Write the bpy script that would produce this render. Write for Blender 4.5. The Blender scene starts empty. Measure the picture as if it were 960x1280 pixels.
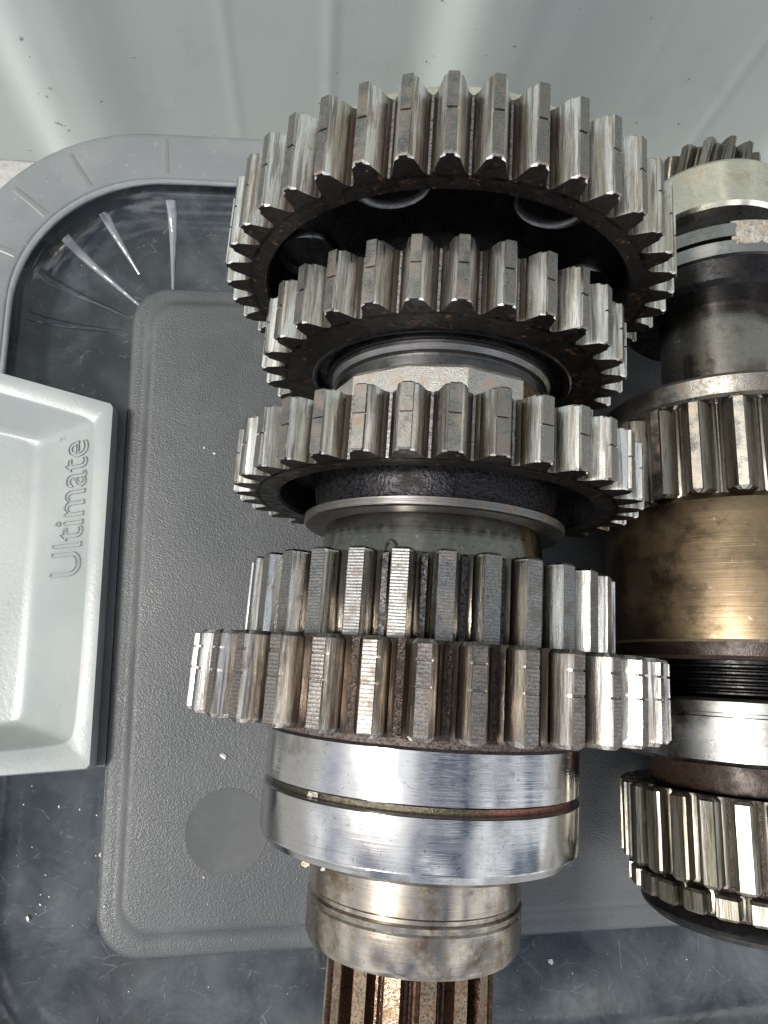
import bpy, bmesh, math, random
from mathutils import Vector, Matrix, noise
random.seed(7)
scene = bpy.context.scene
C = scene.collection
R = math.radians

# ------------------------------------------------------------------ camera
cam = bpy.data.cameras.new('camera'); camo = bpy.data.objects.new('camera', cam); C.objects.link(camo)
right = Vector((0.99533, 0.0, 0.09654)); down = Vector((0.021026, -0.975995, -0.216777)); fwd = Vector((0.094223, 0.217794, -0.971436))
M = Matrix.Identity(4)
for i in range(3):
    M[i][0] = right[i]; M[i][1] = -down[i]; M[i][2] = -fwd[i]
M[2][3] = 0.24406
camo.matrix_world = M
cam.sensor_fit = 'VERTICAL'; cam.sensor_height = 36; cam.lens = 867.2/1280*36
cam.clip_start = 0.005; cam.clip_end = 200
scene.camera = camo

# ------------------------------------------------------------------ world, sun, exposure
SUN_EL, SUN_AZ = 52.0, 262.0          # azimuth clockwise from +Y
w = bpy.data.worlds.new('World'); scene.world = w; w.use_nodes = True
nt = w.node_tree; nt.nodes.clear()
out = nt.nodes.new('ShaderNodeOutputWorld'); bg = nt.nodes.new('ShaderNodeBackground')
sky = nt.nodes.new('ShaderNodeTexSky'); sky.sky_type = 'NISHITA'; sky.sun_disc = False
sky.sun_elevation = R(SUN_EL); sky.sun_rotation = R(SUN_AZ); sky.dust_density = 3.0; sky.ozone_density = 1.0; sky.air_density = 1.0
# broken cloud out of view, patches added for contrast in the steel's reflections
tc = nt.nodes.new('ShaderNodeTexCoord'); cn = nt.nodes.new('ShaderNodeTexNoise'); cn.inputs['Scale'].default_value = 4.2; cn.inputs['Detail'].default_value = 4
cr = nt.nodes.new('ShaderNodeValToRGB'); cr.color_ramp.elements[0].position = .47; cr.color_ramp.elements[1].position = .55
cm = nt.nodes.new('ShaderNodeMix'); cm.data_type = 'RGBA'; cm.inputs['B'].default_value = (19, 19.3, 19.6, 1)
nt.links.new(tc.outputs['Generated'], cn.inputs['Vector']); nt.links.new(cn.outputs['Fac'], cr.inputs['Fac'])
nt.links.new(cr.outputs['Color'], cm.inputs['Factor']); nt.links.new(sky.outputs['Color'], cm.inputs['A'])
nt.links.new(cm.outputs['Result'], bg.inputs['Color']); bg.inputs['Strength'].default_value = 0.085
nt.links.new(bg.outputs['Background'], out.inputs['Surface'])
sl = bpy.data.lights.new('sun', 'SUN'); sl.energy = 2.6; sl.angle = R(9); sl.color = (1, .965, .91)
so = bpy.data.objects.new('sun', sl); C.objects.link(so)
sd = Vector((math.cos(R(SUN_EL))*math.sin(R(SUN_AZ)), math.cos(R(SUN_EL))*math.cos(R(SUN_AZ)), math.sin(R(SUN_EL))))
so.rotation_euler = sd.to_track_quat('Z', 'Y').to_euler(); so.location = (0, 0, 3)
vs = scene.view_settings
vs.view_transform = 'Standard'; vs.look = 'None'; vs.gamma = 1; vs.use_curve_mapping = False; vs.exposure = 0.4

# ------------------------------------------------------------------ node helpers
class N:
    def __init__(s, name):
        s.m = bpy.data.materials.new(name); s.m.use_nodes = True; s.t = s.m.node_tree
        s.b = s.t.nodes['Principled BSDF']; s.o = s.t.nodes['Material Output']
        tc = s.t.nodes.new('ShaderNodeTexCoord'); oi = s.t.nodes.new('ShaderNodeObjectInfo')
        v = s.t.nodes.new('ShaderNodeVectorMath'); v.operation = 'ADD'
        sc = s.t.nodes.new('ShaderNodeVectorMath'); sc.operation = 'SCALE'; sc.inputs['Scale'].default_value = 0.37
        cx = s.t.nodes.new('ShaderNodeCombineXYZ')
        s.t.links.new(oi.outputs['Random'], cx.inputs[0]); s.t.links.new(oi.outputs['Random'], cx.inputs[1]); s.t.links.new(oi.outputs['Random'], cx.inputs[2])
        s.t.links.new(cx.outputs[0], sc.inputs[0]); s.t.links.new(tc.outputs['Object'], v.inputs[0]); s.t.links.new(sc.outputs[0], v.inputs[1])
        s.obj = tc.outputs['Object']; s.rv = v.outputs[0]; s.rand = oi.outputs['Random']; s.gen = tc.outputs['Generated']
    def link(s, a, b): s.t.links.new(a, b)
    def setin(s, sock, v):
        if hasattr(v, 'is_output') or isinstance(v, bpy.types.NodeSocket): s.link(v, sock)
        else: sock.default_value = v
    def mp(s, scale, vec=None, loc=(0,0,0)):
        n = s.t.nodes.new('ShaderNodeMapping'); s.link(vec or s.rv, n.inputs[0]); n.inputs['Scale'].default_value = scale; n.inputs['Location'].default_value = loc
        return n.outputs[0]
    def noise(s, scale=1., detail=3, rough=.6, vec=None, dist=0.):
        n = s.t.nodes.new('ShaderNodeTexNoise'); s.link(vec or s.rv, n.inputs['Vector'])
        n.inputs['Scale'].default_value = scale; n.inputs['Detail'].default_value = detail; n.inputs['Roughness'].default_value = rough; n.inputs['Distortion'].default_value = dist
        return n.outputs['Fac']
    def vor(s, scale, vec=None, feature='F1', out='Distance', smooth=None):
        n = s.t.nodes.new('ShaderNodeTexVoronoi'); s.link(vec or s.rv, n.inputs['Vector']); n.inputs['Scale'].default_value = scale; n.feature = feature
        return n.outputs[out]
    def ramp(s, f, a, b, ca=0., cb=1.):
        n = s.t.nodes.new('ShaderNodeMapRange'); n.interpolation_type = 'SMOOTHSTEP'
        s.link(f, n.inputs[0]); n.inputs[1].default_value = a; n.inputs[2].default_value = b; n.inputs[3].default_value = ca; n.inputs[4].default_value = cb
        return n.outputs[0]
    def math(s, op, a, b=0., clamp=False):
        n = s.t.nodes.new('ShaderNodeMath'); n.operation = op; n.use_clamp = clamp; s.setin(n.inputs[0], a); s.setin(n.inputs[1], b); return n.outputs[0]
    def mix(s, f, a, b):
        n = s.t.nodes.new('ShaderNodeMix'); n.data_type = 'RGBA'
        s.setin(n.inputs['Factor'], f)
        for k, v in (('A', a), ('B', b)):
            if isinstance(v, tuple): v = (*v[:3], 1)
            s.setin(n.inputs[k], v)
        return n.outputs['Result']
    def bump(s, h, strength=.5, dist=.0002, nrm=None):
        n = s.t.nodes.new('ShaderNodeBump'); s.link(h, n.inputs['Height']); n.inputs['Strength'].default_value = strength; n.inputs['Distance'].default_value = dist
        if nrm: s.link(nrm, n.inputs['Normal'])
        return n.outputs[0]
    def sep(s, v=None):
        n = s.t.nodes.new('ShaderNodeSeparateXYZ'); s.link(v or s.obj, n.inputs[0]); return n.outputs
    def fin(s, col, rough, metal=0., nrm=None, coat=0., spec=None):
        s.setin(s.b.inputs['Base Color'], (*col, 1) if isinstance(col, tuple) else col)
        s.setin(s.b.inputs['Roughness'], rough); s.setin(s.b.inputs['Metallic'], metal)
        if nrm: s.link(nrm, s.b.inputs['Normal'])
        if coat: s.b.inputs['Coat Weight'].default_value = coat; s.b.inputs['Coat Roughness'].default_value = .08
        if spec is not None: s.b.inputs['Specular IOR Level'].default_value = spec
        return s.m

def flank_mat(name, bright, warm, dark, dk=.62, wm=.5, rough=.3, overlay=None):
    """worn steel, streaked along the axis of the shaft"""
    n = N(name)
    s1 = n.noise(1, 5, .7, n.mp((900, 45, 900)))
    s2 = n.noise(1, 3, .6, n.mp((420, 30, 420), loc=(3, 7, 1)))
    s3 = n.noise(1, 4, .65, n.mp((220, 90, 220), loc=(9, 2, 5)))
    c = n.mix(n.ramp(s2, wm-.10, wm+.10), bright, warm)
    c = n.mix(n.math('MULTIPLY', n.ramp(s1, dk-.06, dk+.06), .7), c, dark)
    c = n.mix(n.math('MULTIPLY', n.ramp(s3, .60, .72), .6), c, (dark[0]*1.6+.02, dark[1]*1.3+.01, dark[2]))
    r = n.ramp(s1, .3, .7, rough-.08, rough+.22)
    if overlay:      # tone gradient by tooth height: dark at the root, brighter towards the tip
        z = n.sep()[2]; e = n.math('ADD', z, n.math('MULTIPLY', n.math('SUBTRACT', n.noise(1, 4, .7, n.mp((500, 60, 500), loc=(1, 4, 8))), .5), overlay[2]))
        k = n.ramp(e, overlay[0], overlay[1], .92, 0.)
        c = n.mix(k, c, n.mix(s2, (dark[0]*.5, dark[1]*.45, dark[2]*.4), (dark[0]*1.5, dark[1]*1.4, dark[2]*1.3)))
    b = n.bump(s1, .35, .00025); b = n.bump(n.noise(2600, 2, .6), .25, .00008, b)
    return n.fin(c, r, n.ramp(s3, .60, .75, 1., .7), b)

def grain_mat(name, base, dark, rough=.4, scale=2200, metal=.95, ribs=0., rust=0., bs=.5):
    n = N(name)
    a = n.noise(scale, 3, .7); b_ = n.noise(260, 3, .6)
    c = n.mix(n.ramp(a, .42, .64), base, dark)
    c = n.mix(n.math('MULTIPLY', n.ramp(b_, .5, .68), .6), c, (dark[0]*1.5, dark[1]*1.15, dark[2]*.9))
    if rust: c = n.mix(n.ramp(n.noise(420, 4, .75), .66-rust*.2, .72-rust*.1), c, (.20, .085, .035))
    h = a
    if ribs:
        wv = n.t.nodes.new('ShaderNodeTexWave'); wv.bands_direction = 'Y'; wv.wave_type = 'BANDS'; n.link(n.mp((1,)*3), wv.inputs['Vector'])
        wv.inputs['Scale'].default_value = ribs; wv.inputs['Distortion'].default_value = .3; wv.inputs['Detail'].default_value = 1
        h = n.math('ADD', n.math('MULTIPLY', wv.outputs['Fac'], .9), n.math('MULTIPLY', a, .5))
        c = n.mix(n.math('MULTIPLY', n.ramp(wv.outputs['Fac'], .5, .15), .35), c, dark)
    return n.fin(c, n.ramp(b_, .35, .7, rough-.08, rough+.2), metal, n.bump(h, bs, .00022))

def turned_mat(name, base, stain, rough=.2, rings=1400, stainamt=.5, rust=0., rustcol=(.22,.11,.07), scr=.35, overlay=None):
    """turned / ground cylinder: fine lines round the axis"""
    n = N(name)
    l = n.noise(1, 4, .75, n.mp((18, rings, 18))); l2 = n.noise(1, 2, .5, n.mp((8, rings*.22, 8), loc=(4, 3, 2)))
    p = n.noise(95, 5, .7); sp = n.noise(800, 3, .7)
    c = n.mix(n.ramp(p, stainamt, stainamt+.22), base, stain)
    c = n.mix(n.math('MULTIPLY', n.ramp(l, .55, .75), .35), c, (base[0]*.35, base[1]*.35, base[2]*.36))
    c = n.mix(n.math('MULTIPLY', n.ramp(sp, .62, .70), .45), c, (stain[0]*.5, stain[1]*.45, stain[2]*.4))
    if overlay: c = n.mix(n.ramp(n.noise(38, 2, .5), .45, .62), c, overlay)
    if rust: c = n.mix(n.math('MULTIPLY', n.ramp(n.noise(300, 5, .8), .64-rust*.25, .70-rust*.2), .85), c, rustcol)
    b = n.bump(l, scr, .00012); b = n.bump(l2, scr*.6, .0002, b)
    return n.fin(c, n.ramp(p, .3, .75, rough, rough+.25), 1., b)

MAT = {}
MAT['fl_bright'] = flank_mat('steel_flank_bright', (.76,.745,.71), (.42,.375,.32), (.10,.078,.06), .55, .54, .27)
MAT['fl_mid'] = flank_mat('steel_flank', (.68,.665,.63), (.38,.345,.29), (.08,.066,.052), .55, .53, .22)
MAT['fl_warm'] = flank_mat('steel_flank_oiled', (.62,.59,.54), (.32,.275,.225), (.06,.043,.03), .52, .51, .24)
MAT['fl_pol'] = flank_mat('steel_flank_polished', (.58,.575,.55), (.34,.315,.27), (.05,.043,.035), .57, .54, .13)
MAT['fl_dull'] = flank_mat('steel_flank_dull', (.26,.245,.215), (.18,.16,.125), (.05,.042,.033), .58, .52, .26)
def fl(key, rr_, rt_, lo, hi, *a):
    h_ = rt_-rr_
    MAT[key] = flank_mat(key+'_steel', *a, overlay=(rr_+lo*h_, rr_+hi*h_, .55*h_))
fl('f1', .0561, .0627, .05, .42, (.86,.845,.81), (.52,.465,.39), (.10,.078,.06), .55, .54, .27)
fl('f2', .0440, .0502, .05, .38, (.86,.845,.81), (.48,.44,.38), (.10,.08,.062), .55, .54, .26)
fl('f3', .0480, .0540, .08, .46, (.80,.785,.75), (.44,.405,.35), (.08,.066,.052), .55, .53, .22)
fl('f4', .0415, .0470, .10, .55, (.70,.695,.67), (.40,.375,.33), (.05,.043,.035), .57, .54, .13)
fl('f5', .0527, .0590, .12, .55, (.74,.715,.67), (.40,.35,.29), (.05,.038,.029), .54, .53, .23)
MAT['land'] = grain_mat('tooth_land', (.27,.26,.24), (.15,.14,.125), .34, 3500, bs=.3)
MAT['land_rib'] = grain_mat('tooth_land_ribbed', (.24,.225,.21), (.10,.09,.08), .34, 3000, ribs=420, bs=.22)
MAT['root_grey'] = grain_mat('tooth_root_grey', (.30,.30,.30), (.10,.10,.10), .34, 1800)
MAT['root_dark'] = grain_mat('tooth_root_oily', (.040,.029,.024), (.009,.007,.005), .14, 1800, .8, bs=1.)
MAT['root_black'] = grain_mat('tooth_root_black', (.06,.06,.062), (.01,.01,.01), .3, 1500, .8, bs=.8)
MAT['face'] = grain_mat('oily_gear_face', (.016,.013,.011), (.006,.005,.004), .42, 900, .5, rust=.35)
MAT['face_clean'] = grain_mat('oily_black_steel', (.014,.013,.014), (.006,.006,.006), .30, 700, .6, bs=.25)
MAT['cast_black'] = grain_mat('cast_black_steel', (.035,.034,.038), (.012,.012,.013), .34, 1100, .8, bs=1.)
MAT['cast'] = grain_mat('cast_grey_steel', (.50,.49,.46), (.34,.33,.30), .46, 2600, .8, bs=.8)
MAT['nut_side'] = grain_mat('cast_brown_steel', (.16,.12,.08), (.05,.035,.02), .45, 900, .8, rust=.4)
MAT['polished'] = turned_mat('ground_steel', (.38,.38,.38), (.22,.21,.19), .07, 1500, .53)
MAT['polished_wet'] = turned_mat('stained_steel', (.19,.185,.17), (.10,.085,.06), .10, 900, .50, rust=.25, rustcol=(.42,.36,.25))
MAT['journal'] = turned_mat('journal_steel', (.32,.29,.25), (.14,.10,.07), .13, 800, .46, rust=.25, rustcol=(.36,.29,.17))
MAT['rustgroove'] = grain_mat('rusty_groove', (.24,.12,.085), (.10,.045,.03), .7, 1100, .15, bs=1.)
MAT['groove'] = turned_mat('groove_steel', (.26,.24,.18), (.14,.11,.07), .3, 1400, .5)
MAT['shoulder'] = grain_mat('pitted_shoulder', (.19,.16,.14), (.06,.048,.04), .55, 1500, .6, rust=.25, bs=1.)
MAT['washer'] = turned_mat('washer_steel', (.20,.195,.19), (.11,.085,.06), .30, 1500, .52, rust=.35, rustcol=(.34,.22,.12), scr=.7)
MAT['ring_dark'] = turned_mat('dark_ring_steel', (.20,.20,.20), (.10,.09,.08), .25, 1200, .55)
MAT['ring_bright'] = turned_mat('pale_ring_steel', (.78,.73,.60), (.52,.43,.27), .15, 400, .50)
MAT['ring_grey'] = turned_mat('grey_ring_steel', (.30,.30,.29), (.17,.155,.13), .20, 700, .53)
MAT['bronze'] = turned_mat('brown_filmed_steel', (.27,.20,.125), (.11,.072,.042), .27, 900, .50, rust=.15, rustcol=(.48,.40,.28), overlay=(.21,.155,.10), scr=.5)
MAT['bronze_edge'] = grain_mat('rusty_edge', (.035,.018,.010), (.010,.006,.004), .42, 1600, .3, bs=.4)
MAT['shaft_steel'] = turned_mat('shaft_steel', (.29,.27,.24), (.15,.13,.105), .18, 500, .48)
MAT['spline_dry'] = grain_mat('brown_spline', (.075,.045,.028), (.03,.016,.01), .22, 1600, .8, rust=.1, bs=.4)
MAT['slot'] = grain_mat('oily_slot', (.07,.03,.025), (.012,.006,.005), .14, 1300, .5, bs=1.)
MAT['flange'] = grain_mat('dull_flange_steel', (.17,.165,.15), (.11,.102,.088), .38, 2600, .9, bs=.3)
MAT['land_bright'] = grain_mat('worn_bright_land', (.55,.53,.475), (.42,.39,.33), .30, 2600, .95, bs=.25)
MAT['root_grey2'] = grain_mat('matt_root_steel', (.13,.125,.12), (.07,.066,.062), .36, 2600, .85, bs=.3)
MAT['fl_pol2'] = flank_mat('dark_polished_flank', (.30,.29,.25), (.19,.175,.13), (.05,.045,.03), .58, .52, .30)
MAT['grease'] = grain_mat('dried_grease', (.66,.64,.58), (.42,.38,.30), .55, 1500, .1, bs=1.)

# ------------------------------------------------------------------ mesh helpers
def link(o, parent=None):
    C.objects.link(o)
    if parent: o.parent = parent
    return o
def finish(name, bm, mats, parent=None, sharp=32, loc=None):
    me = bpy.data.meshes.new(name); bm.normal_update(); bm.to_mesh(me); bm.free()
    for m in (mats if isinstance(mats, (list, tuple)) else [mats]): me.materials.append(m)
    for p in me.polygons: p.use_smooth = True
    if hasattr(me, 'set_sharp_from_angle'): me.set_sharp_from_angle(angle=R(sharp))
    o = bpy.data.objects.new(name, me)
    if loc: o.location = loc
    return link(o, parent)
def tag(o, label=None, cat=None, group=None, kind=None):
    if label: o['label'] = label
    if cat: o['category'] = cat
    if group: o['group'] = group
    if kind: o['kind'] = kind
    return o

def revolve(name, prof, mats, parent, h, n=160, mi=None, sharp=28):
    """closed profile [(a, r), ...] turned about the local Y axis"""
    bm = bmesh.new(); rings = []
    for a, r in prof:
        rings.append([bm.verts.new((r*math.sin(2*math.pi*k/n), a, r*math.cos(2*math.pi*k/n))) for k in range(n)])
    L = len(prof)
    for i in range(L):
        A, B = rings[i], rings[(i+1) % L]
        for k in range(n):
            f = bm.faces.new((A[k], A[(k+1) % n], B[(k+1) % n], B[k]))
            f.material_index = mi[i] if mi else 0
    bmesh.ops.recalc_face_normals(bm, faces=bm.faces)
    return finish(name, bm, mats, parent, sharp, (0, 0, h))

def tooth_mesh(name, rr, rt, pitch, a0, a1, tipw, rootw, mats, notches=(), cham=.00035, notch_w=.00055, depth=.0006, bulge=.00018, lowcham=None, tiponly=False):
    """one tooth: swept along Y, +Z is outwards. slots: flank, land, end face"""
    h = rt-rr; hw = pitch/2
    base = rr*math.cos(pitch/rr/2)-.0008
    def section(top_cut=0., inset=0.):
        pts = []
        tt = rt-top_cut
        half = [(min(rootw+.0011, hw*.97), rr-.0004), (rootw+.0005, rr+.00025), (rootw, rr+.12*h), (rootw-(rootw-tipw)*.30+bulge*.7, rr+.40*h), (rootw-(rootw-tipw)*.68+bulge, rr+.74*h), (tipw+.00012, rt-.0007), (tipw, tt)]
        half = [(max(x-inset*((i > 4) if tiponly else (.3+.7*(i > 1))), 0.0002), z-(inset if i > 4 else 0)) for i, (x, z) in enumerate(half)]
        P = [(half[0][0], base)]+half
        return P+[(-x, z) for x, z in reversed(P)]
    st = [(a0, section(0, cham if lowcham is None else lowcham)), (a0+(cham if lowcham is None else lowcham)*1.1, section())]
    for nn in notches:
        c = a1-(a1-a0)*nn
        st += [(c-notch_w/2, section()), (c-notch_w/2+.00008, section(depth)), (c+notch_w/2-.00008, section(depth)), (c+notch_w/2, section())]
    st += [(a1-cham*1.1, section()), (a1, section(0, cham))]
    st[2:-2] = sorted(st[2:-2], key=lambda q: q[0])
    bm = bmesh.new(); rows = [[bm.verts.new((x, a, z)) for x, z in s] for a, s in st]
    L = len(rows[0])
    for A, B in zip(rows, rows[1:]):
        for k in range(L):
            f = bm.faces.new((A[k], A[(k+1) % L], B[(k+1) % L], B[k])); f.material_index = 1 if k == 7 else 0
    for rw in (rows[0], rows[-1]):
        f = bm.faces.new(rw); f.material_index = 2
    bmesh.ops.recalc_face_normals(bm, faces=bm.faces)
    me = bpy.data.meshes.new(name); bm.to_mesh(me); bm.free()
    for m in mats: me.materials.append(m)
    for p in me.polygons: p.use_smooth = True
    me.set_sharp_from_angle(angle=R(24))
    return me

def add_teeth(gear, me, n, phase, name='tooth', wob=0.):
    for k in range(n):
        o = bpy.data.objects.new(name, me); o.parent = gear
        o.rotation_euler = (0, phase+2*math.pi*k/n, 0); C.objects.link(o)

def shaft_empty(name, x, z, yaw, pit):
    e = bpy.data.objects.new(name, None); C.objects.link(e); e.empty_display_size = .02
    e.rotation_euler = (pit, 0, -yaw)
    up = Matrix.Rotation(-yaw, 3, 'Z') @ Matrix.Rotation(pit, 3, 'X') @ Vector((0, 0, z))
    e.location = Vector((x, 0, z))-up
    return e

# ================================================================== SETTING
# ground: pale concrete
n = N('pale_concrete'); a = n.noise(3, 4, .6); b = n.noise(160, 4, .7)
n.fin(n.mix(n.ramp(b, .4, .7), n.mix(n.ramp(a, .35, .65), (.50,.49,.47), (.42,.41,.39)), (.34,.33,.31)), .85, 0, n.bump(b, .6, .001))
bm = bmesh.new()
for x, y in ((-60,-60), (60,-60), (60,60), (-60,60)): bm.verts.new((x, y, -.27))
bm.faces.new(bm.verts); g = finish('ground', bm, n.m); tag(g, kind='structure')

# corrugated painted wall behind the box
YW = .40
n = N('painted_sheet_metal'); a = n.noise(6, 3, .5); d = n.noise(26, 5, .7); dsp = n.vor(17, n.mp((1, 1, 1), n.obj))
dots = n.ramp(n.noise(130, 3, .6, n.obj), .695, .72); fine = n.noise(1, 3, .6, n.mp((90, 90, 12), n.obj))
c = n.mix(n.ramp(a, .35, .7), (.44,.495,.475), (.48,.525,.50)); c = n.mix(n.math('MULTIPLY', n.ramp(d, .52, .75), .22), c, (.30,.33,.31))
c = n.mix(n.math('MULTIPLY', n.ramp(fine, .5, .75), .12), c, (.55,.58,.55))
c = n.mix(n.math('MULTIPLY', dots, .75), c, (.10,.095,.08))
n.fin(c, n.ramp(a, .3, .7, .46, .56), 0, n.bump(n.noise(9, 2, .5), .12, .008))
prof = []
pitch = .283
for k in range(-6, 7):
    x0 = -.128+pitch*k
    prof += [(x0, 0), (x0+.055, 0), (x0+.0615, -.0013), (x0+.068, 0), (x0+.123, 0), (x0+.1295, -.0013), (x0+.136, 0), (x0+.191, 0), (x0+.216, -.019), (x0+.258, -.019)]
def smooth_prof(p, rad=.012):
    o = []
    for i, q in enumerate(p):
        if i in (0, len(p)-1): o.append(q); continue
        q = Vector(q); A = (Vector(p[i-1])-q); B = (Vector(p[i+1])-q); r = min(rad, A.length*.4, B.length*.4)
        s = q+A.normalized()*r; e = q+B.normalized()*r
        for t in (0, .33, .67, 1): o.append(tuple((1-t)**2*s+2*t*(1-t)*q+t*t*e))
    return o
prof = smooth_prof(prof)
bm = bmesh.new(); rows = []
for z in (-.268, 0, .6, 1.9):
    rows.append([bm.verts.new((x, YW+y, z)) for x, y in prof])
for z in (1.9, -.268):
    rows.append([bm.verts.new((x, YW+y+.0012, z)) for x, y in prof])
for A, B in zip(rows, rows[1:]+rows[:1]):
    for k in range(len(prof)-1): bm.faces.new((A[k], A[k+1], B[k+1], B[k]))
bmesh.ops.recalc_face_normals(bm, faces=bm.faces)
wall = finish('corrugated_wall', bm, n.m)
tag(wall, 'grey-green painted corrugated metal wall with small dark specks behind the box', 'wall')

# ================================================================== STORAGE BOX
TH = R(1.3)
box = bpy.data.objects.new('storage_box', None); C.objects.link(box); box.location = (0, 0, -.27); box.rotation_euler = (0, 0, TH)
tag(box, 'dark grey plastic storage box with textured lid and pale latch under the gear shafts', 'storage box')
ZB = .27
XL, XR = -.0686, .330; YT, YB = .1433, -.0883
def rrect(x0, x1, y0, y1, r, na=18, ns=26):
    """rounded rectangle, always 4*(na+ns) points so that rings loft onto each other"""
    out = []
    cs = [(x1-r, y1-r, 0), (x0+r, y1-r, 90), (x0+r, y0+r, 180), (x1-r, y0+r, 270)]
    for i, (cx, cy, a0) in enumerate(cs):
        for k in range(na+1):
            t = R(a0+90*k/na); out.append((cx+r*math.cos(t), cy+r*math.sin(t)))
        ncx, ncy, na0 = cs[(i+1) % 4]; t = R(na0)
        e = (ncx+r*math.cos(t), ncy+r*math.sin(t)); s = out[-1]
        for k in range(1, ns): out.append((s[0]+(e[0]-s[0])*k/ns, s[1]+(e[1]-s[1])*k/ns))
    return out
def loft(name, rings, mats, parent, cap_first=False, cap_last=False, sharp=35, loc=(0, 0, ZB), close=False, cut=False):
    """rings: list of (points, z)"""
    bm = bmesh.new(); V = []
    for pts, z in rings: V.append([bm.verts.new((x, y, z)) for x, y in pts])
    L = len(V[0])
    pr = list(zip(V, V[1:]))
    if close: pr.append((V[-1], V[0]))
    for A, B in pr:
        for k in range(L):
            q = (A[k], A[(k+1) % L], B[(k+1) % L], B[k])
            if cut:      # opening for the latch
                cxx = sum(v.co.x for v in q)/4; cyy = sum(v.co.y for v in q)/4
                if cxx < -.073 and -.025 < cyy < (.098 if cxx < -.095 else .089): continue
            bm.faces.new(q)
    if cap_first: bm.faces.new(V[0])
    if cap_last: bm.faces.new(V[-1])
    bmesh.ops.recalc_face_normals(bm, faces=bm.faces)
    return finish(name, bm, mats, parent, sharp, loc)
def rr(off, r): return rrect(XL-off, XR+off, YB-off, YT+off, r)

# textured panel
n = N('leather_grain_plastic')
v1 = n.vor(1900, n.mp((1, 1.15, 1), n.obj), 'SMOOTH_F1'); v2 = n.noise(900, 3, .6, n.obj); big = n.noise(14, 4, .6, n.obj); fl = n.noise(1500, 2, .5, n.obj); mott = n.noise(70, 4, .7, n.obj)
c = n.mix(n.ramp(big, .35, .7), (.066,.070,.073), (.090,.094,.095)); c = n.mix(n.math('MULTIPLY', n.ramp(mott, .5, .8), .3), c, (.15,.155,.155))
c = n.mix(n.math('MULTIPLY', n.ramp(fl, .76, .80), .5), c, (.30,.30,.30))
pan_hgt = n.math('ADD', n.math('MULTIPLY', v1, 1.3), n.math('MULTIPLY', v2, .5))
MP = n.fin(c, n.ramp(mott, .3, .7, .40, .52), 0, n.bump(pan_hgt, .6, .00022))
PZ = -.0006
pan = loft('lid_panel', [(rr(.0004, .0144), -.0155), (rr(0, .014), -.0050), (rr(-.0006, .0136), -.0040), (rr(-.0018, .013), -.0034), (rr(-.0045, .0115), -.0036), (rr(-.0062, .0108), -.0034), (rr(-.0080, .0100), PZ-.0008), (rr(-.0088, .0097), PZ-.0002), (rr(-.0102, .009), PZ)], MP, box, cap_last=True, sharp=50)
# smooth round gate mark on the panel
n = N('smooth_dark_plastic'); fl = n.noise(900, 3, .6); sm = n.noise(90, 4, .7)
MS = n.fin(n.mix(n.ramp(sm, .4, .7), (.068,.071,.072), (.088,.091,.092)), .42, 0, n.bump(fl, .15, .0001))
bm = bmesh.new(); cx, cy = -.0284, -.0512
for rad, z, s in ((.0132, PZ-.0003, 0), (.0131, PZ+.00012, 0), (.0126, PZ+.00006, 0)):
    for k in range(64): bm.verts.new((cx+rad*math.cos(k*math.pi/32), cy+rad*math.sin(k*math.pi/32), z))
bm.verts.ensure_lookup_table()
for j in range(2):
    for k in range(64): bm.faces.new([bm.verts[j*64+k], bm.verts[j*64+(k+1) % 64], bm.verts[(j+1)*64+(k+1) % 64], bm.verts[(j+1)*64+k]])
bm.faces.new([bm.verts[128+k] for k in range(64)])
bmesh.ops.recalc_face_normals(bm, faces=bm.faces)
o = finish('gate_disc', bm, MS, box, 30, (0, 0, ZB)); o['label'] = 'smooth round spot moulded in the textured panel'

# glossy channel round the panel
n = N('glossy_smoky_plastic')
sc1 = n.noise(1, 3, .6, n.mp((900, 60, 200), n.obj)); sm = n.noise(34, 5, .65, n.obj, .6); sm2 = n.noise(160, 5, .75, n.obj); 
scr = n.vor(60, n.mp((1, 2.3, 1), n.obj), 'DISTANCE_TO_EDGE'); nz = n.noise(8, 2, .5, n.obj)
c = n.mix(n.ramp(sm, .35, .7), (.024,.029,.033), (.066,.077,.084))
c = n.mix(n.math('MULTIPLY', n.ramp(sm2, .58, .78), .22), c, (.12,.13,.135))
c = n.mix(n.math('MULTIPLY', n.math('MULTIPLY', n.ramp(scr, .010, .002), n.ramp(sm2, .5, .6)), .35), c, (.30,.31,.31))
c = n.mix(n.ramp(n.noise(1400, 2, .5, n.obj), .76, .79), c, (.42,.42,.40))
MM = n.fin(c, n.ramp(sm2, .35, .75, .07, .26), 0, n.bump(sm, .25, .0009, n.bump(sm2, .06, .00015)), coat=.2)
loft('lid_channel', [(rr(-.0010, .0130), -.0150), (rr(.0015, .0155), -.0150), (rr(.010, .022), -.0143), (rr(.0265, .0385), -.0122), (rr(.0335, .045), -.0100), (rr(.0375, .049), -.0076), (rr(.0402, .0517), -.0048), (rr(.0418, .0533), -.0020), (rr(.0425, .054), .0012)], MM, box, sharp=60, cut=True)
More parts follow.
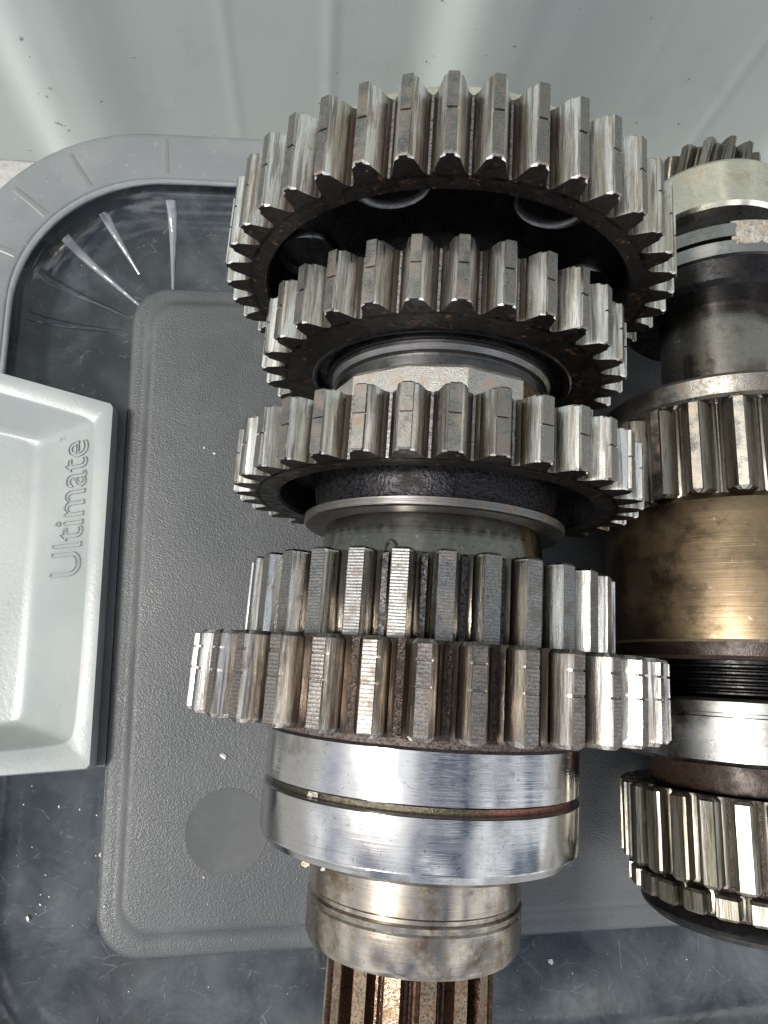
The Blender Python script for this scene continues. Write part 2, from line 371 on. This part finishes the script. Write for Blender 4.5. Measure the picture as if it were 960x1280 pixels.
# rim
n = N('frosted_rim_plastic'); sm = n.noise(24, 4, .6, n.obj); f2 = n.noise(300, 4, .7, n.obj)
c = n.mix(n.ramp(sm, .35, .7), (.165,.175,.178), (.215,.222,.222)); c = n.mix(n.math('MULTIPLY', n.ramp(f2, .6, .7), .25), c, (.5,.5,.48))
MR = n.fin(c, .34, 0, n.bump(f2, .2, .0002))
loft('lid_rim', [(rr(.0424, .0539), -.004), (rr(.0425, .054), .0014), (rr(.0428, .0543), .0027), (rr(.0438, .0553), .0032), (rr(.060, .066), .0032), (rr(.0625, .068), .0028), (rr(.0632, .0687), .0016), (rr(.0632, .0687), -.014), (rr(.061, .066), -.014), (rr(.061, .066), -.004)], MR, box, sharp=60, close=True, cut=True)
# bin under the lid
n = N('box_wall_plastic'); n.fin((.10,.105,.11), .35)
loft('bin', [(rr(.058, .064), -.006), (rr(.040, .05), -.268), (rr(.037, .047), -.268), (rr(.055, .061), -.006)], n.m, box, sharp=60, close=True)

# glossy bead added on the rim's inner edge to catch the sun as glints
nn_ = N('glossy_glint_plastic'); q_ = nn_.noise(55, 3, .6, nn_.obj); nn_.fin((.20,.215,.225), .10, 0, nn_.bump(q_, .6, .004), coat=1.); MGLINT = nn_.m
loft('lid_glint_bead', [(rr(.0425+.0011*math.cos(t_)-.0004, .054), .0018+.0011*math.sin(t_)) for t_ in [k_*math.pi/5 for k_ in range(10)]], MGLINT, box, sharp=80, close=True, cut=True)
# radial stiffening ribs of the channel and the rim
def bar(name, p0, p1, w0, w1, hh, m, parent, loc=(0, 0, ZB), sink=.0012, zf=None, n_=12):
    """low rounded ridge between two points; zf(t) gives the surface height along it"""
    p0 = Vector(p0); p1 = Vector(p1); d = (p1-p0); s = Vector((-d.y, d.x, 0)).normalized()
    bm = bmesh.new(); rows = []
    for i in range(n_+1):
        t = i/n_; wv = w0+(w1-w0)*t; q = p0+d*t
        if zf: q.z = zf(t)
        e = min(1, t*5+.02, (1-t)*5+.02)
        rows.append([bm.verts.new(q+s*(u*wv)+Vector((0, 0, z*(1 if z < 0 else e)))) for u, z in ((-.5, -sink), (-.42, hv_(hh, .18)), (-.25, hv_(hh, .62)), (-.08, hh), (.08, hh), (.25, hv_(hh, .62)), (.42, hv_(hh, .18)), (.5, -sink))])
    for A, B in zip(rows, rows[1:]):
        for k in range(8): bm.faces.new((A[k], A[(k+1) % 8], B[(k+1) % 8], B[k]))
    bm.faces.new(rows[0]); bm.faces.new(rows[-1]); bmesh.ops.recalc_face_normals(bm, faces=bm.faces)
    return finish(name, bm, m, parent, 75, loc)
def hv_(h, f): return h*f
CH = [(0, -.0150), (.010, -.0143), (.0265, -.0122), (.0335, -.0100), (.0375, -.0076), (.0402, -.0048), (.0418, -.0020), (.0425, .0012)]
def chz(off):
    off = max(off, 0)
    for (a, b), (c_, d_) in zip(CH, CH[1:]):
        if off <= c_: return b+(d_-b)*(off-a)/(c_-a)
    return CH[-1][1]
n = N('seam_plastic'); n.fin((.165,.172,.172), .34); MSEAM = n.m
cxl, cyl = XL+.014, YT-.014
ribs = []
for ang in (97, 116, 141, 162, 176): ribs.append((cxl, cyl, ang))
for ang, full in ((94, 1), (119, 1), (141, 1), (160, 1), (177, 1)):
    def at(off, a=ang):
        # intersection of the ray with the rounded ring
        d = Vector((math.cos(R(a)), math.sin(R(a)))); c0 = Vector((cxl, cyl)); pts = [Vector(p) for p in rr(off, max(.014+off*.94, .01))]
        best = min(pts, key=lambda p: (p-c0).normalized().angle(d) if (p-c0).length > 1e-6 else 9)
        return best
    s0 = .004 if ang != 119 else .015
    i0, o0 = at(s0), at(.0395)
    bar('channel_rib', (i0.x, i0.y, 0), (o0.x, o0.y, 0), .0012, .0045 if full else .008, .0007, MGLINT if ang in (119, 141, 94) else MM, box, sink=.001, zf=lambda t, s0=s0: chz(s0+(.0395-s0)*t))  # some ribs take the paler glint plastic so they show as highlights
    i1, o1 = at(.0445), at(.0605)
    bar('rim_rib', (i1.x, i1.y, .0032), (o1.x, o1.y, .0032), .0034, .0026, .00016, MSEAM, box, sink=.0003)
for (xa, ya, xb, yb) in ((XL-.006, YB-.006, XL-.027, YB-.023), (XL-.008, YB-.019, XL-.019, YB-.033)):
    bar('channel_rib', (xa, ya, chz(.01)+.0003), (xb, yb, 0), .0006, .0013, .0004, MM, box, sink=.0005, zf=lambda t: chz(.006+.020*t))
for x in (-.020, .012, .044, .076, .108, .14, .172, .204, .236):
    bar('channel_rib', (x, YT+.005, 0), (x, YT+.0395, 0), .0014, .0045, .0007, MM, box, sink=.001, zf=lambda t: chz(.005+.0345*t))
    bar('rim_rib', (x, YT+.0445, .0032), (x, YT+.0605, .0032), .0034, .0026, .00016, MSEAM, box, sink=.0003)

# latch with recess
n = N('pale_latch_plastic'); a = n.noise(30, 4, .6, n.obj); f = n.noise(1300, 2, .5, n.obj); st = n.noise(120, 5, .75, n.obj)
c = n.mix(n.ramp(a, .4, .7), (.265,.29,.285), (.30,.32,.31)); c = n.mix(n.math('MULTIPLY', n.ramp(st, .60, .72), .45), c, (.30,.26,.19))
c = n.mix(n.ramp(n.noise(330, 3, .6, n.obj), .74, .76), c, (.08,.07,.06))
ML = n.fin(c, n.ramp(a, .3, .7, .26, .4), 0, n.bump(n.vor(1100, n.obj, 'SMOOTH_F1'), .14, .0002))
LZ = .0034
outer = [(-.150, .1155), (-.0723, .0933), (-.0713, .0918), (-.0713, -.0292), (-.0722, -.0303), (-.150, -.0335)]
inner = [(-.144, .1062), (-.0800, .0884), (-.0763, .0843), (-.0762, -.0185), (-.0795, -.0232), (-.144, -.0268)]
mid   = [(-.143, .1050), (-.0805, .0874), (-.0773, .0840), (-.0772, -.0182), (-.0803, -.0222), (-.143, -.0257)]
floor_ = [(-.143, .0930), (-.1020, .0840), (-.0994, .0800), (-.0978, -.0135), (-.1000, -.0170), (-.143, -.0195)]
zs = [(outer, -.004), (outer, LZ-.0008), ([(x*.9955-.0004, y*.994+.0003) for x, y in outer], LZ), (inner, LZ), ([(x, y) for x, y in mid], LZ-.0012), (floor_, LZ-.0125)]
def densify(poly, k=8):
    o = []
    for i in range(len(poly)):
        a_, b_ = Vector(poly[i]), Vector(poly[(i+1) % len(poly)])
        for j in range(k): o.append(tuple(a_.lerp(b_, j/k)))
    return o
def chaikin(p, it=2):
    for _ in range(it):
        o = []
        for i in range(len(p)):
            a_, b_ = Vector(p[i]), Vector(p[(i+1) % len(p)]); o += [a_.lerp(b_, .12 if it == 9 else .18), a_.lerp(b_, .82)]
        p = o
    return [tuple(q) for q in p]
lerp_ = lambda A, B, t: [tuple(Vector(a_).lerp(Vector(b_), t)) for a_, b_ in zip(A, B)]
ci, cm_, cf = densify(chaikin(inner), 2), densify(chaikin(mid), 2), densify(chaikin(floor_), 2)
zz = LZ-.0012; zd = .0113
rings = [(densify(p), z) for p, z in zs[:3]]
rings += [(ci, LZ), (lerp_(ci, cm_, .45), LZ-.0003), (cm_, zz), (lerp_(cm_, cf, .85), zz-zd*.85), (lerp_(cm_, cf, .95), zz-zd*.94), (lerp_(cm_, cf, 1.06), zz-zd*.985), (lerp_(cm_, cf, 1.15), zz-zd)]
loft('latch', rings, ML, box, cap_last=True, sharp=50)
latch = [o for o in box.children if o.name == 'latch'][0]; latch['label'] = 'pale grey latch with a deep finger recess and raised lettering'
loft('hinge_strip', [([(-.0722, -.0305), (-.0687, -.0305), (-.0687, .0932), (-.0722, .0938)], z) for z in (-.012, -.0046)], MP, box, cap_last=True)
# raised outline lettering on the sloping wall of the recess
n = N('lettering_plastic'); n.fin((.30,.33,.325), .35); MT = n.m
def lettering(txt, size, sx, org, ang_slope, name, bev):
    cu = bpy.data.curves.new('t', 'FONT'); cu.body = txt; cu.size = size; cu.fill_mode = 'NONE'; cu.bevel_depth = bev; cu.bevel_resolution = 1; cu.resolution_u = 4
    ob = bpy.data.objects.new('t', cu); C.objects.link(ob)
    bpy.context.view_layer.update()
    dg = bpy.context.evaluated_depsgraph_get(); me = bpy.data.meshes.new_from_object(ob.evaluated_get(dg)); bpy.data.objects.remove(ob)
    xs = [v.co.x for v in me.vertices]; L = max(xs)-min(xs)
    for v in me.vertices: v.co.x = (v.co.x-min(xs))*(sx/L)
    me.materials.clear(); me.materials.append(MT); me.name = name
    o = bpy.data.objects.new(name, me); C.objects.link(o); o.parent = latch
    # local X of text runs along +Y of the box, its up runs down the slope towards -X
    X = Vector((0, 1, 0)); Y = Vector((-math.cos(ang_slope), 0, -math.sin(ang_slope))); Z = X.cross(Y)
    Mx = Matrix.Identity(4)
    for i in range(3): Mx[i][0] = X[i]; Mx[i][1] = Y[i]; Mx[i][2] = Z[i]; Mx[i][3] = org[i]
    o.matrix_local = Mx
    return o
slope = math.atan2(.0113, .0210)
def on_slope(d, y): return (-.0772-math.cos(slope)*d, y, LZ-.0012-math.sin(slope)*d+.0009)
lettering('Ultimate', .0190, .0485, on_slope(.0030, .0320), slope, 'lettering', .00022)
lettering('TM', .0030, .0030, on_slope(.0138, .0815), slope, 'trademark_lettering', .0001)

# ================================================================== SHAFT ONE
def groove_prof(a0, a1, r, c=.0006): return [(a0, 0.001), (a0, r-c), (a0+c, r), (a1-c, r), (a1, r-c), (a1, .001)]
h1 = .0608
S1 = shaft_empty('gear_shaft', .02862, h1, .0652, .010)
tag(S1, 'long steel shaft with five toothed gears, standing front and centre across the lid', 'gear shaft')

def gear(parent, h, name, a0, a1, rt, rr_, nt, phase, tipf, rootf, body_prof, body_mats, body_mi, tmats, **kw):
    g = revolve(name, body_prof, body_mats, parent, h, 200, body_mi)
    p = 2*math.pi*rr_/nt
    me = tooth_mesh('tooth', rr_, rt, p, a0, a1, tipf*p/2, rootf*p/2, tmats, **kw)
    add_teeth(g, me, nt, phase)
    return g
F, L_, E_ = MAT['face'], MAT['land'], MAT['face']
# gear 1 : biggest, far end, recessed face with lightening holes
a0, a1, rt, rb = .1028, .1230, .0627, .0561
G1 = gear(S1, h1, 'spur_gear', a0, a1, rt, rb, 40, -.004, .27, .76,
     [(a0, rb), (a0, .0515), (a0+.0008, .0508), (a0+.0115, .0500), (a0+.0125, .0490), (a0+.0125, .030), (a1-.004, .030), (a1-.004, .050), (a1, .051), (a1, rb)],
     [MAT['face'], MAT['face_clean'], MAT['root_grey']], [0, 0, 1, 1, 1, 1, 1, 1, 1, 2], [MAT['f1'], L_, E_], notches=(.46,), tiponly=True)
G1['label'] = 'largest gear at the far end with a black recessed face'
for k in range(6):
    t = R(60*k-30); bm = bmesh.new(); n_ = 36; rows = []
    for r_, y_ in ((.0098, .0126), (.0098, .0114), (.0092, .0108), (.0084, .0114), (.0082, .0126)):
        rows.append([bm.verts.new((r_*math.cos(2*math.pi*j/n_)*1.1, a0+y_, .0405+r_*math.sin(2*math.pi*j/n_)*.9)) for j in range(n_)])
    for A, B in zip(rows, rows[1:]):
        for j in range(n_): bm.faces.new((A[j], A[(j+1) % n_], B[(j+1) % n_], B[j]))
    bmesh.ops.recalc_face_normals(bm, faces=bm.faces)
    o = finish('hole_rim', bm, MAT['ring_dark'], G1, 50); o.rotation_euler = (0, t, 0)
revolve('bearing_ring', [(.124, .030), (.124, .0490), (.125, .0500), (.131, .0500), (.132, .0490), (.132, .030)], MAT['ring_bright'], S1, h1, 160)
revolve('hub', [(.0765, .012), (.0765, .0300), (.128, .0300), (.129, .0240), (.140, .0240), (.140, .012)], MAT['face_clean'], S1, h1, 120)
# gear 2
a0, a1, rt, rb = .0773, .0930, .0502, .0440
gear(S1, h1, 'spur_gear', a0, a1, rt, rb, 30, -.0795, .27, .74,
     [(a0, rb), (a0, .0362), (a0-.0004, .0357), (a0-.0004, .0350), (a0+.0016, .0340), (a0+.0016, .0322), (a0+.0002, .0318), (a0+.0002, .030), (a1, .030), (a1-.0005, .0400), (a1, rb)],
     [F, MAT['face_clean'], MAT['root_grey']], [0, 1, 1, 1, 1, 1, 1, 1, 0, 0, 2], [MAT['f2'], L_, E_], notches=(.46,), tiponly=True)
revolve('hub_collar', [(.0700, .012), (.0700, .0288), (.0705, .0294), (.0735, .0294), (.0740, .0286), (.0748, .0286), (.0752, .0298), (.0764, .0306), (.0774, .0306), (.0776, .012)], MAT['ring_dark'], S1, h1, 140)
# cast many-sided nut between gears 2 and 3
bm = bmesh.new(); angs = [-170, -140, -112, -84, -52, -24, 3, 31, 62, 95, 128, 160]; rows = []
nl, nh = .0585, .0712
for a_, k_ in ((nl, .96), (nl+.001, 1), (nh-.0012, 1), (nh, .965)):
    rows.append([bm.verts.new((.0318*k_*math.sin(R(t)), a_, .0318*k_*math.cos(R(t)))) for t in angs])
L = len(angs)
for A, B in zip(rows, rows[1:]):
    for k in range(L): f = bm.faces.new((A[k], A[(k+1) % L], B[(k+1) % L], B[k])); f.material_index = 1 if k in (7, 8, 9) else 0
bm.faces.new(rows[0]); bm.faces.new(rows[-1]); bmesh.ops.recalc_face_normals(bm, faces=bm.faces)
finish('lock_nut', bm, [MAT['cast'], MAT['nut_side']], S1, 15, (0, 0, h1))
# gear 3
a0, a1, rt, rb = .0420, .0566, .0540, .0480
gear(S1, h1, 'spur_gear', a0, a1, rt, rb, 34, -.0925, .30, .74,
     [(a0, rb), (a0, .0425), (a0+.0006, .0418), (a0+.0070, .0395), (a0+.0085, .031), (a0+.0085, .028), (a1-.003, .028), (a1-.003, .042), (a1, .043), (a1, rb)],
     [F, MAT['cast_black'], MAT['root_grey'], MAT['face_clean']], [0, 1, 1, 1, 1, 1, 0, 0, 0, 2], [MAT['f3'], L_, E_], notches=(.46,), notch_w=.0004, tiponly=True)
revolve('web_hub', [(.0375, .012), (.0375, .0318), (.0395, .0316), (.0480, .0335), (.0490, .0345), (.0560, .0340), (.0585, .0290), (.0585, .012)], MAT['cast_black'], S1, h1, 140)
revolve('thrust_washer', [(.0350, .020), (.0350, .0342), (.0353, .0347), (.0372, .0347), (.0375, .0342), (.0375, .020)], MAT['washer'], S1, h1, 160)
revolve('neck', [(.0238, .012), (.0238, .0312), (.0250, .0300), (.0290, .0294), (.0335, .0290), (.0351, .0285), (.0351, .012)], MAT['polished_wet'], S1, h1, 140)
# gear 4 : long narrow teeth
a0, a1, rt, rb = .0045, .0236, .0470, .0415
g4 = gear(S1, h1, 'long_tooth_gear', a0, a1, rt, rb, 31, -.084, .42, .64,
     [(a0, rb), (a0, .02), (a1, .02), (a1-.0005, .0290), (a1, .0320), (a1, rb-.0005), (a1-.0005, rb)],
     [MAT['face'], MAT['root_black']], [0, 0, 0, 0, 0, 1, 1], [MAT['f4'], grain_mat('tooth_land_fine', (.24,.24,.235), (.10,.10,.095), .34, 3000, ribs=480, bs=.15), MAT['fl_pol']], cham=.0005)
g4['label'] = 'gear with long narrow teeth and dark oily slots'
# gear 5
a0, a1, rt, rb = -.0131, .0050, .0590, .0527
g5 = gear(S1, h1, 'spur_gear', a0, a1, rt, rb, 37, .011, .29, .64,
     [(a0, rb), (a0, .0520), (a0+.001, .050), (a0+.001, .02), (a1-.001, .02), (a1-.001, .050), (a1, .0520), (a1, rb)],
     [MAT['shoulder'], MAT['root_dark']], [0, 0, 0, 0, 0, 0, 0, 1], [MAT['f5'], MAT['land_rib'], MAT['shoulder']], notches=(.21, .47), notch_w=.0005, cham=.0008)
g5['label'] = 'wide gear with ribbed tooth tips and oily brown gaps'
# collar
revolve('shoulder', [(-.0128, .02), (-.0128, .0372), (-.0150, .0380), (-.0163, .0383), (-.0163, .02)], MAT['shoulder'], S1, h1, 160)
revolve('bearing_collar', [(-.0160, .020), (-.0160, .0383), (-.0166, .0388), (-.0268, .0388), (-.0272, .0384), (-.0272, .020)], MAT['polished'], S1, h1, 200)
n = N('groove_mix'); s = n.sep(); k = n.math('ADD', s[0], n.math('MULTIPLY', n.math('SUBTRACT', n.noise(200, 4, .7, n.obj), .5), .014))
rm = n.ramp(k, .004, .012); g_ = n.noise(1500, 4, .7, n.obj)
c = n.mix(rm, n.mix(n.ramp(g_, .4, .7), (.13,.115,.085), (.06,.05,.035)), n.mix(n.ramp(g_, .35, .7), (.27,.115,.08), (.12,.045,.03)))
n.fin(c, n.ramp(rm, 0, 1, .28, .75), n.ramp(rm, 0, 1, .95, .05), n.bump(g_, .8, .0003))
revolve('rusty_groove', [(-.0272, .02), (-.0272, .0366), (-.0288, .0366), (-.0288, .02)], n.m, S1, h1, 160)
revolve('bearing_collar', [(-.0288, .020), (-.0288, .0384), (-.0292, .0388), (-.0385, .0388), (-.0392, .0385), (-.0397, .0385), (-.0412, .0377), (-.0425, .0350), (-.0425, .020)], MAT['polished'], S1, h1, 200)
revolve('journal', [(-.0425, .012), (-.0425, .0255), (-.0515, .0257), (-.0520, .0252), (-.0528, .0252), (-.0533, .0258), (-.0545, .0255), (-.0550, .0258), (-.0618, .0257), (-.0632, .0250), (-.0636, .0240), (-.0636, .012)], MAT['journal'], S1, h1, 160)
# splined end
sp = revolve('splined_end', [(-.110, .004), (-.110, .0163), (-.0634, .0163), (-.0634, .004)], MAT['slot'], S1, h1, 96)
me = tooth_mesh('spline', .0163, .0198, 2*math.pi*.0163/16, -.110, -.0634, .00175, .0021, [MAT['spline_dry'], grain_mat('worn_spline_land', (.28,.215,.15), (.11,.07,.045), .30, 1800, .85, rust=.15, bs=.4), MAT['spline_dry']], bulge=0)
add_teeth(sp, me, 16, .06, 'spline')

# ================================================================== SHAFT TWO
h2 = .0389
S2 = shaft_empty('gear_shaft', .1293, h2, .0441, -.0038)
tag(S2, 'brown-stained second gear shaft lying at the right edge, cut off by the frame', 'gear shaft')
sg = revolve('pinion', [(.1640, .004), (.1640, .0125), (.1760, .0125), (.1760, .004)], MAT['root_dark'], S2, h2, 100)
me = tooth_mesh('tooth', .0125, .0172, 2*math.pi*.0125/14, .1650, .1755, .0011, .0024, [MAT['fl_dull']]*3, bulge=.0002)
for v in me.vertices: v.co.x += (v.co.y-.1700)*.30
add_teeth(sg, me, 14, -.10)
revolve('bearing_ring', [(.1436, .012), (.1436, .0234), (.1448, .0245), (.1592, .0247), (.1603, .0240), (.1603, .012)], MAT['ring_bright'], S2, h2, 160)
revolve('spacer', [(.1300, .010), (.1300, .0210), (.1440, .0210), (.1440, .010)], MAT['face_clean'], S2, h2, 100)
revolve('grooved_ring', [(.1205, .012), (.1205, .0305), (.1212, .0322), (.1253, .0325), (.1255, .0308), (.1266, .0308), (.1268, .0325), (.1312, .0323), (.1320, .0312), (.1320, .012)], [MAT['ring_grey'], MAT['face_clean']], S2, h2, 160, [0, 0, 0, 1, 1, 1, 0, 0, 0, 1])
revolve('dished_hub', [(.1130, .012), (.1130, .0285), (.1145, .0300), (.1207, .0312), (.1207, .012)], MAT['face_clean'], S2, h2, 140)
revolve('shaft', [(.0790, .004), (.0790, .0185), (.1140, .0185), (.1140, .004)], MAT['shaft_steel'], S2, h2, 140)
a0, a1, rt, rb = .0462, .0738, .0386, .0335
revolve('flange', [(.0736, .015), (.0736, .0368), (.0744, .0378), (.0792, .0388), (.0803, .0380), (.0806, .015)], MAT['flange'], S2, h2, 160)
gr = gear(S2, h2, 'coarse_gear', a0, a1, rt, rb, 21, -.760, .25, .80,
     [(a0, rb), (a0, .015), (a1, .015), (a1, rb)], [MAT['fl_dull'], MAT['root_grey2']], [0, 0, 0, 1], [MAT['fl_dull'], MAT['land_bright'], MAT['fl_dull']], cham=.0009, bulge=.0001)
gr['label'] = 'coarse gear with wide rounded gaps between bright tooth tips'
revolve('brown_sleeve', [(.0053, .015), (.0053, .0384), (.0060, .0389), (.0400, .0384), (.0445, .0370), (.0466, .0340), (.0466, .015)], MAT['bronze'], S2, h2, 200)
revolve('rusty_band', [(.0008, .015), (.0008, .0370), (.0018, .0379), (.0053, .0383), (.0053, .015)], MAT['bronze_edge'], S2, h2, 160)
pr = [(-.0088, .012)]
for i in range(5): pr += [(-.0088+i*.0018, .0290), (-.0081+i*.0018, .0306), (-.0077+i*.0018, .0306), (-.0072+i*.0018, .0290)]
pr += [(.0012, .0290), (.0012, .012)]
revolve('threaded_neck', pr, MAT['face_clean'], S2, h2, 120)
revolve('bearing_race', [(-.0262, .012), (-.0262, .0335), (-.0250, .0352), (-.0140, .0358), (-.0137, .0350), (-.0130, .0350), (-.0127, .0361), (-.0100, .0361), (-.0092, .0352), (-.0086, .012)], MAT['ring_grey'], S2, h2, 180)
revolve('dark_neck', [(-.0340, .012), (-.0340, .0270), (-.0262, .0270), (-.0262, .012)], MAT['bronze_edge'], S2, h2, 100)
a0, a1, rt, rb = -.0558, -.0341, .0361, .0316
gr = gear(S2, h2, 'fine_gear', a0, a1, rt, rb, 27, -.85, .44, .64,
     [(a0, rb), (a0, .0305), (a0+.001, .030), (a0+.001, .012), (a1-.0015, .012), (a1-.0015, .030), (a1, .031), (a1, rb)], [MAT['root_dark'], MAT['root_dark']], [0]*8, [MAT['fl_pol2'], MAT['fl_pol2'], MAT['fl_dull']], cham=.0008, bulge=.0005)
gr['label'] = 'gear with tall polished teeth at the lower right'
dr = revolve('dog_ring', [(-.0635, .012), (-.0635, .0298), (-.0555, .0300), (-.0555, .012)], MAT['root_dark'], S2, h2, 160)
me = tooth_mesh('dog_tooth', .0298, .0342, 2*math.pi*.0298/26, -.0628, -.0572, .0026, .0029, [MAT['fl_pol2']]*3, cham=.0006, bulge=.0002)
add_teeth(dr, me, 26, -.767, 'dog_tooth')
revolve('dished_cover', [(-.0695, .010), (-.0695, .0250), (-.0690, .0285), (-.0672, .0308), (-.0662, .0312), (-.0652, .0308), (-.0635, .0290), (-.0635, .010)], MAT['face_clean'], S2, h2, 160)

# dried grease smeared over the grooved ring
bm = bmesh.new(); grid = []
for i in range(40):
    fr = i/39; ph = R(-22+34*fr); row = []
    for j in range(9):
        v_ = j/8; a_ = .1235+.0085*v_
        e = min(1, 6*min(fr, 1-fr, v_, 1-v_)+.0)
        edge = noise.noise(Vector((fr*7, v_*4, 3)))+.3*noise.noise(Vector((fr*30, v_*14, 3)))+.25*e-.15
        rr_ = .0326+.0011*e*(.7+.8*noise.noise(Vector((fr*22, v_*9, 1))))+(-.0006 if (e < .35 or edge < -.05) else 0)
        row.append(bm.verts.new((rr_*math.sin(ph), a_, rr_*math.cos(ph))))
    grid.append(row)
for A, B in zip(grid, grid[1:]):
    for j in range(8): bm.faces.new((A[j], A[j+1], B[j+1], B[j]))
bmesh.ops.solidify(bm, geom=bm.faces[:], thickness=.0006)
bmesh.ops.recalc_face_normals(bm, faces=bm.faces)
finish('dried_grease', bm, MAT['grease'], S2, 60, (0, 0, h2))
# loose flakes stuck to the collar and an oil hole beside it
fr_ = random.Random(11)
for a_, r_, ph, sz in ((-.0279, .0370, R(-46), .0034), (-.0418, .0372, R(-47), .0026), (-.0420, .0366, R(-40), .0012)):
    bm = bmesh.new()
    vv = bmesh.ops.create_icosphere(bm, subdivisions=2, radius=.5, matrix=Matrix.Diagonal((sz, sz*.42, sz*.30, 1)))['verts']
    for v in vv: v.co += Vector((fr_.uniform(-1, 1), fr_.uniform(-1, 1), fr_.uniform(-1, 1)))*sz*.09
    o = finish('flake', bm, MAT['grease'], S1, 20, (r_*math.sin(ph), a_, h1+r_*math.cos(ph))); o.rotation_euler = (0, ph, .3)
bm = bmesh.new(); rows = []
for r_, z_ in ((.0016, .0290), (.0016, .0301), (.0011, .0301), (.0010, .0290)):
    rows.append([bm.verts.new((r_*math.cos(2*math.pi*j/20), r_*1.3*math.sin(2*math.pi*j/20), z_)) for j in range(20)])
for A, B in zip(rows, rows[1:]):
    for j in range(20): bm.faces.new((A[j], A[(j+1) % 20], B[(j+1) % 20], B[j]))
bm.faces.new(rows[-1]); bmesh.ops.recalc_face_normals(bm, faces=bm.faces)
o = finish('oil_hole', bm, MAT['face_clean'], S1, 40, (0, .0262, h1)); o.rotation_euler = (0, R(-27), 0)

# ================================================================== CRUMBS
n = N('pale_crumb'); n.fin((.62,.60,.54), .7); MC = n.m
bm = bmesh.new(); rnd = random.Random(3)
def crumb(x, y, z, s):
    m_ = Matrix.Translation((x, y, z+s*.2)) @ Matrix.Rotation(rnd.uniform(0, 6.28), 4, 'Z') @ Matrix.Diagonal((s*rnd.uniform(.6, 1.5), s*rnd.uniform(.4, 1), s*.35, 1))
    vv = bmesh.ops.create_icosphere(bm, subdivisions=1, radius=.5, matrix=m_)['verts']
    for v in vv: v.co += Vector((rnd.uniform(-1, 1), rnd.uniform(-1, 1), rnd.uniform(-1, 1)))*s*.14
for _ in range(45): crumb(rnd.uniform(-.055, .13), rnd.uniform(-.075, .12), PZ, rnd.choice((.0003, .0004, .0005, .0009)))
for _ in range(26):
    x = rnd.uniform(-.105, .13); y = rnd.uniform(-.118, -.095); off = YB-y; crumb(x, y, (chz(off) if off > .01 else -.0148), rnd.choice((.0003, .0005, .0008)))
for _ in range(26):
    y = rnd.uniform(-.10, -.035); x = rnd.uniform(-.105, -.0715); off = XL-x; crumb(x, y, (chz(off) if off > .01 else -.0148), rnd.choice((.0003, .0005, .0007)))
for x, y, s in ((-.0695, -.0585, .0016), (-.030, -.028, .0020), (-.092, -.077, .0022), (-.066, -.072, .001), (.080, -.1, .0018)):
    off = max(XL-x, YB-y); crumb(x, y, PZ if off < -.01 else (chz(off) if off > .01 else (-.0098 if off > 0 else -.0034)), s)
o = finish('crumbs', bm, MC, None, 30); o.rotation_euler = (0, 0, TH)
tag(o, 'scattered pale crumbs and flakes of grit lying on the dark lid', 'debris', kind='stuff')
